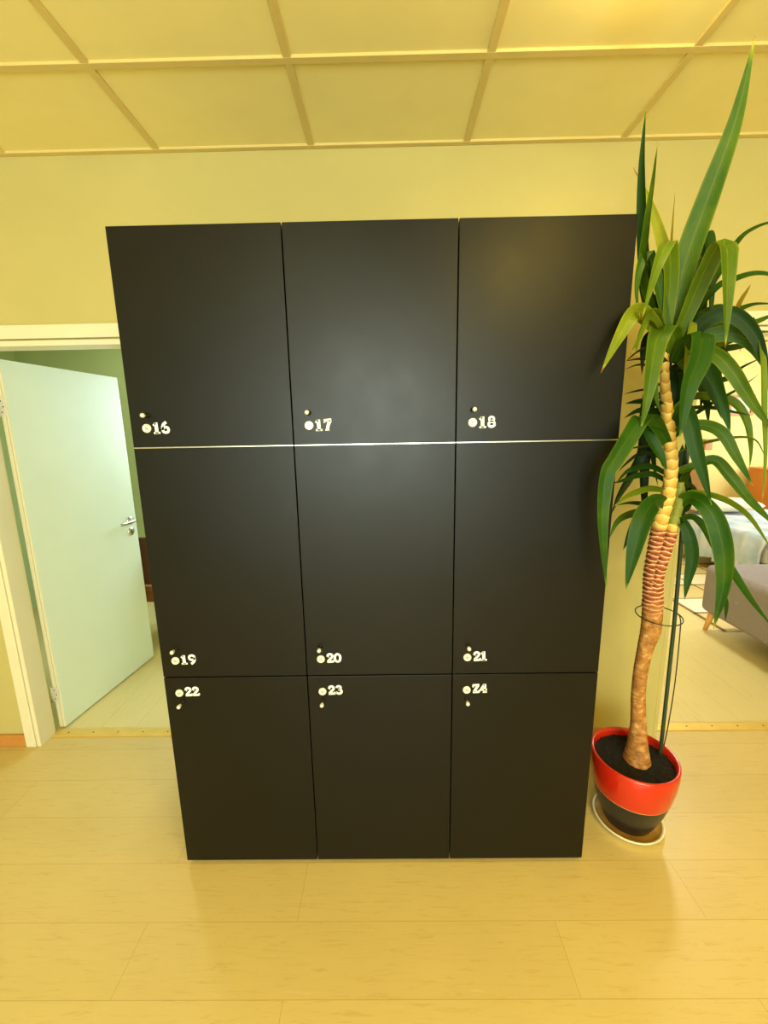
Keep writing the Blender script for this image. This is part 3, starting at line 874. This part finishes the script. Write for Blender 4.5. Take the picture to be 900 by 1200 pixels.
# plant support: green stake with a wire loop
M_stake = paint('green_plastic_stake', (40, 58, 34), 0.45, 0.1, 40)
M_wire = paint('dark_wire', (50, 40, 34), 0.45, 0.1, 60)
bm = bmesh.new()
P = [L(at(*p)) for p in ((773, 890, 1.43), (784, 788, 1.43), (792, 710, 1.425), (800, 610, 1.42), (808, 480, 1.40))]
tube(bm, [Vector(q) for q in catmull([list(p) for p in P], 6)], .0068, 12)
stk = obj('support_stake', bm, M_stake, plant)
bm = bmesh.new()
cz = at(765, 714, 1.38)
se = at(793, 717, 1.425)
xl, xr = at(748.5, 717, 1.40), at(796.5, 717, 1.40)
rr = (xr.x-xl.x)/2
ctr = Vector((xl.x+rr, 1.40, se.z))
a0 = math.atan2(se.y-ctr.y, se.x-ctr.x)
R = []
for i in range(33):
    a = a0+2*PI*i/32*.97
    R.append(L(Vector((ctr.x+rr*math.cos(a), ctr.y+rr*math.sin(a), se.z+.006*math.sin(a*1.0)))))
tube(bm, R, .0021, 8)
tail = [L(at(*p)) for p in ((793, 718, 1.425), (797, 724, 1.425), (797, 740, 1.427), (791, 800, 1.433), (783, 850, 1.44), (778, 874, 1.44))]
tube(bm, [Vector(q) for q in catmull([list(p) for p in tail], 5)], .0021, 8)
obj('wire_loop', bm, M_wire, stk)['label'] = 'thin dark wire loop round the stem'

# ------------------------------------------------------------------ left room
M_chairwood = wood('brown_chair_wood', (150, 92, 44), (104, 58, 26), (196, 134, 74), 'x', None, .4, 2.0)
M_chairdark = paint('brown_chair_fabric', (92, 58, 34), .8, .12, 30, .4, 300)
M_chairleg = paint('dark_chair_leg', (40, 26, 18), .5, .1, 30)
ch = thing('dining_chair', 'brown wooden chair half hidden behind the open pale door', 'chair', (-1.62, 3.05, 0))
bm = bmesh.new()
box(bm, -.21, .21, -.21, -.185, .47, .815, .01, 3)
obj('backrest', bm, M_chairdark, ch, True)
bm = bmesh.new()
box(bm, -.225, .225, -.2, .22, .415, .45, .01, 3)
obj('seat', bm, M_chairwood, ch, True)
bm = bmesh.new()
box(bm, -.20, .20, -.19, .2, .33, .415, .004, 2)
obj('seat_frame', bm, M_chairwood, ch, True)
for sx_ in (-1, 1):
    for sy_ in (-1, 1):
        bm = bmesh.new()
        tube(bm, [Vector((sx_*.195, sy_*.18, .40)), Vector((sx_*.205, sy_*.19, 0))], [.022, .014], 12)
        obj('leg', bm, M_chairleg, ch)

# ------------------------------------------------------------------ right room
M_sofa = paint('grey_sofa_fabric', (142, 133, 136), .95, .07, 60, .6, 420)
M_sofaleg = wood('light_leg_wood', (222, 166, 84), (196, 138, 62), (238, 190, 112), 'x', None, .4, 2.0)
sf = thing('sofa', 'grey upholstered sofa with tapered wooden legs in the room behind the yucca', 'sofa', (2.34, 2.0, 0))
def cushion(x0, x1, y0, y1, z0, z1, bev):
    bm = bmesh.new()
    box(bm, x0, x1, y0, y1, z0, z1, bev, 5)
    return bm
obj('seat', cushion(0, 1.7, .22, 1.02, .15, .51, .055), M_sofa, sf, True)
obj('backrest', cushion(0, 1.7, .02, .26, .15, .84, .06), M_sofa, sf, True)
for bx_ in (.34, .70):
    bm = bmesh.new()
    lathe(bm, [(0, .006), (.010, .005), (.016, 0)], 20)
    bm.transform(Matrix.Translation((-.001, bx_, .335)) @ Matrix.Rotation(-PI/2, 4, 'Y'))
    obj('tuft_button', bm, M_sofa, sf, True)
for lx_ in (.06, 1.62):
    for ly_ in (.12, .955 if lx_ < 1 else .88):
        bm = bmesh.new()
        tube(bm, [Vector((lx_, ly_, .165)), Vector((lx_-.025 if lx_ < 1 else lx_+.025, ly_+(.02 if ly_ > .5 else -.02), 0))], [.025, .014], 14)
        obj('leg', bm, M_sofaleg, sf)

# rug
def rug_mat():
    k = NT('striped_cream_rug')
    v = k.coord()
    s = k.n('ShaderNodeSeparateXYZ'); k.l(v, s.inputs[0])
    def frac(sock, per, off):
        a = k.n('ShaderNodeMath', operation='ADD', i_1=off); k.l(sock, a.inputs[0])
        d = k.n('ShaderNodeMath', operation='DIVIDE', i_1=per); k.l(a.outputs[0], d.inputs[0])
        f = k.n('ShaderNodeMath', operation='FRACT'); k.l(d.outputs[0], f.inputs[0])
        return f.outputs[0]
    fy = frac(s.outputs[1], .62, .0)
    ry = k.ramp([(0, lin((222, 200, 140))), (.48, lin((222, 200, 140))), (.485, lin((90, 66, 40))), (.515, lin((90, 66, 40))), (.52, lin((245, 235, 205))), (.96, lin((245, 235, 205))), (.97, lin((120, 92, 58)))], fy, 'CONSTANT')
    fx = frac(s.outputs[0], .42, .0)
    rx = k.ramp([(0, (.35, .25, .15, 1)), (.045, (1, 1, 1, 1))], fx, 'CONSTANT')
    mx = k.n('ShaderNodeMixRGB', blend_type='MULTIPLY', i_Fac=1.0)
    k.l(ry.outputs[0], mx.inputs[1]); k.l(rx.outputs[0], mx.inputs[2])
    k.l(mx.outputs[0], k.b.inputs['Base Color'])
    k.b.inputs['Roughness'].default_value = .95
    return k.m
bm = bmesh.new()
box(bm, 0, 1.9, 0, 1.6, 0, .008, .003, 2)
rug = obj('rug', bm, rug_mat())
rug.location = (2.49, 2.94, .0)
RUGZ = .0085
tag(rug, 'cream rug with thin dark lines between the sofa and the bed', 'rug')

# bed
M_bedframe = paint('dark_bed_frame', (34, 24, 20), .5, .1, 30)
M_mattress = paint('white_mattress', (236, 232, 222), .9, .03, 20)
def blanket_mat():
    k = NT('pale_blue_grey_blanket')
    v = k.coord()
    n = k.n('ShaderNodeTexNoise', i_Scale=5.0, i_Detail=5.0); k.l(v, n.inputs['Vector'])
    r = k.ramp([(.3, lin((160, 178, 196))), (.5, lin((188, 202, 214))), (.7, lin((216, 208, 204)))], n.outputs[0])
    k.l(r.outputs[0], k.b.inputs['Base Color'])
    k.b.inputs['Roughness'].default_value = .9
    return k.m
bed = thing('bed', 'bed with a pale grey-blue blanket hanging over its side, dark frame', 'bed', (3.37, 3.68, .0085))
BW, BL = 1.26, 2.0
bm = bmesh.new()
box(bm, .02, BL, .0, BW, .12, .24, .01, 2)
obj('bed_frame', bm, M_bedframe, bed)
for q in ((.04, .04), (.04, BW-.04), (BL-.05, .04), (BL-.05, BW-.04)):
    bm = bmesh.new()
    box(bm, q[0]-.03, q[0]+.03, q[1]-.03, q[1]+.03, 0, .12, .004, 2)
    obj('leg', bm, M_bedframe, bed)
bm = bmesh.new()
box(bm, .03, BL-.03, .02, BW-.02, .24, .47, .05, 4)
obj('mattress', bm, M_mattress, bed, True)
# draped blanket with folds down the near side
bm = bmesh.new()
NU, NV = 90, 60
grid = []
for j in range(NV+1):
    row = []
    for i in range(NU+1):
        u = i/NU*(BL-.1)          # along x from the near side
        v_ = -.04+j/NV*(BW+.08)
        s = u-.38                 # first .38 m hangs down
        rip = .016*math.sin(v_*26+1.3*math.sin(v_*9))+.010*math.sin(v_*61)
        if s < 0:
            f = min(1, -s/.12)
            x = -.012-.02*f+rip*f*1.3
            z = .500+s
            z = max(z, .13+.012*math.sin(v_*14))
        else:
            x = s-.012
            z = .500+.006*math.sin(u*17+v_*7)+.004*math.sin(v_*31+u*5)
            if s < .03:
                z -= .02*(1-s/.03)**2
        e = min(v_+.04, BW+.04-v_)
        if e < .06 and s >= 0:
            z -= (.06-e)*1.2
        row.append(bm.verts.new((x, v_, z)))
    grid.append(row)
for j in range(NV):
    for i in range(NU):
        f = bm.faces.new([grid[j][i], grid[j][i+1], grid[j+1][i+1], grid[j+1][i]])
        f.smooth = True
bl = obj('blanket', bm, blanket_mat(), bed, True)
md = bl.modifiers.new('thick', 'SOLIDIFY'); md.thickness = .008; md.offset = 1
M_pillow = paint('white_pillow', (240, 232, 205), .9, .03, 12)
def pillow(name, loc, sx, sy, sz, mat, rot=(0, 0, 0)):
    bm = bmesh.new()
    bmesh.ops.create_grid(bm, x_segments=24, y_segments=16, size=1)
    top_ = []
    for v in bm.verts:
        x, y = v.co.x, v.co.y
        h = max(0, (1-abs(x)**3.2)*(1-abs(y)**2.6))**.55
        v.co = Vector((x*sx*(1-.06*(1-h)), y*sy*(1-.06*(1-h)), h*sz))
    r = bmesh.ops.duplicate(bm, geom=bm.verts[:]+bm.edges[:]+bm.faces[:])
    for e in r['geom']:
        if isinstance(e, bmesh.types.BMVert):
            e.co.z *= -1
    bmesh.ops.remove_doubles(bm, verts=bm.verts, dist=.0008)
    bmesh.ops.recalc_face_normals(bm, faces=bm.faces)
    o = obj(name, bm, mat, None, True)
    o.location = loc
    o.rotation_euler = rot
    return o
p = pillow('pillow', (3.80, 4.79, .616), .42, .17, .075, M_pillow, (0, 0, 0))
tag(p, 'long white pillow lying along the far side of the bed', 'pillow')
M_tan = paint('tan_upholstery', (150, 104, 40), .85, .08, 20, .4, 300)
ac = thing('armchair', 'tan armchair with rounded back behind the bed', 'armchair', (3.62, 5.30, 0))
obj('backrest', cushion(-.32, .32, -.10, .06, .34, 1.03, .075), M_tan, ac, True)
obj('seat', cushion(-.32, .32, .06, .36, .16, .44, .05), M_tan, ac, True)
for a_ in (-.26, .26):
    for b_ in (-.04, .30):
        bm = bmesh.new()
        tube(bm, [Vector((a_, b_, .34 if b_ < 0 else .17)), Vector((a_, b_, 0))], [.02, .013], 10)
        obj('leg', bm, M_sofaleg, ac)
M_orange = wood('orange_cabinet_wood', (226, 140, 62), (200, 112, 42), (240, 166, 90), 'x', None, .4, 2.0)
cb = thing('wooden_cabinet', 'low orange wooden cabinet against the far wall right of the tan armchair', 'cabinet', (5.17, 5.45, 0))
bm = bmesh.new()
box(bm, -.36, .36, -.2, .2, .06, .93, .006, 2)
box(bm, -.34, .34, -.18, .18, 0, .06)
obj('body', bm, M_orange, cb)
bm = bmesh.new()
box(bm, -.38, .38, -.215, .2, .93, .955, .004, 2)
obj('cabinet_top', bm, M_orange, cb)
for s_ in (-1, 1):
    bm = bmesh.new()
    box(bm, min(s_*.005, s_*.35), max(s_*.005, s_*.35), -.218, -.2, .08, .91, .003, 2)
    dd = obj('door', bm, M_orange, cb)
    bm = bmesh.new()
    lathe(bm, [(0, .024), (.012, .022), (.014, .016), (.006, .01), (.006, 0)], 16)
    bm.transform(Matrix.Translation((s_*.04, -.218, .55)) @ Matrix.Rotation(PI/2, 4, 'X'))
    obj('knob', bm, M_steel, dd)
# framed picture and small bracket on the far wall
M_picframe = wood('picture_frame_wood', (186, 128, 62), (150, 96, 40), (206, 150, 84), 'x', None, .45, 3.0)
M_paper = paint('pale_picture_paper', (246, 236, 204), .8, .04, 30)
pa, pb = at(856, 463, 5.68), at(882, 487, 5.68)
pf = thing('picture_frame', 'small pale picture in a light wood frame on the far wall', 'picture', ((pa.x+pb.x)/2, 5.70, (pa.z+pb.z)/2))
hx, hz = (pb.x-pa.x)/2, (pa.z-pb.z)/2
bm = bmesh.new()
fw = .035
box(bm, -hx, hx, -.03, 0, hz-fw, hz, .003, 2); box(bm, -hx, hx, -.03, 0, -hz, -hz+fw, .003, 2)
box(bm, -hx, -hx+fw, -.03, 0, -hz+fw, hz-fw, .003, 2); box(bm, hx-fw, hx, -.03, 0, -hz+fw, hz-fw, .003, 2)
obj('frame', bm, M_picframe, pf)
bm = bmesh.new()
box(bm, -hx+fw, hx-fw, -.012, 0, -hz+fw, hz-fw)
obj('picture', bm, M_paper, pf)
wp = at(829, 521, 5.60)
wb = thing('wall_lamp', 'small brown box lamp on the yellow wall left of the framed picture', 'lamp', (wp.x, 5.70, wp.z))
bm = bmesh.new()
box(bm, -.05, .05, -.13, -.03, -.07, .07, .012, 3)
obj('lamp_shade', bm, M_picframe, wb)
bm = bmesh.new()
box(bm, -.025, .025, -.03, 0, -.03, .03, .004, 2)
obj('wall_plate', bm, M_steel, wb)

# ------------------------------------------------------------------ ceiling lamp of the hall, just above the top of the frame
M_lampglass = paint('lamp_diffuser', (255, 222, 150), .4, .01, 5, emis=50.0)
cl = thing('ceiling_light', 'small round warm ceiling light above the right lockers', 'ceiling light', (0.63, 1.10, CZ))
bm = bmesh.new()
lathe(bm, [(.03, .005), (.075, .004), (.082, -.004), (.078, -.016), (.064, -.018), (.062, -.010)], 40)
obj('lamp_ring', bm, M_steel, cl, True)
bm = bmesh.new()
lathe(bm, [(.062, -.010), (.062, -.055), (.052, -.078), (.03, -.090), (0, -.094)], 40)
obj('diffuser', bm, M_lampglass, cl, True)
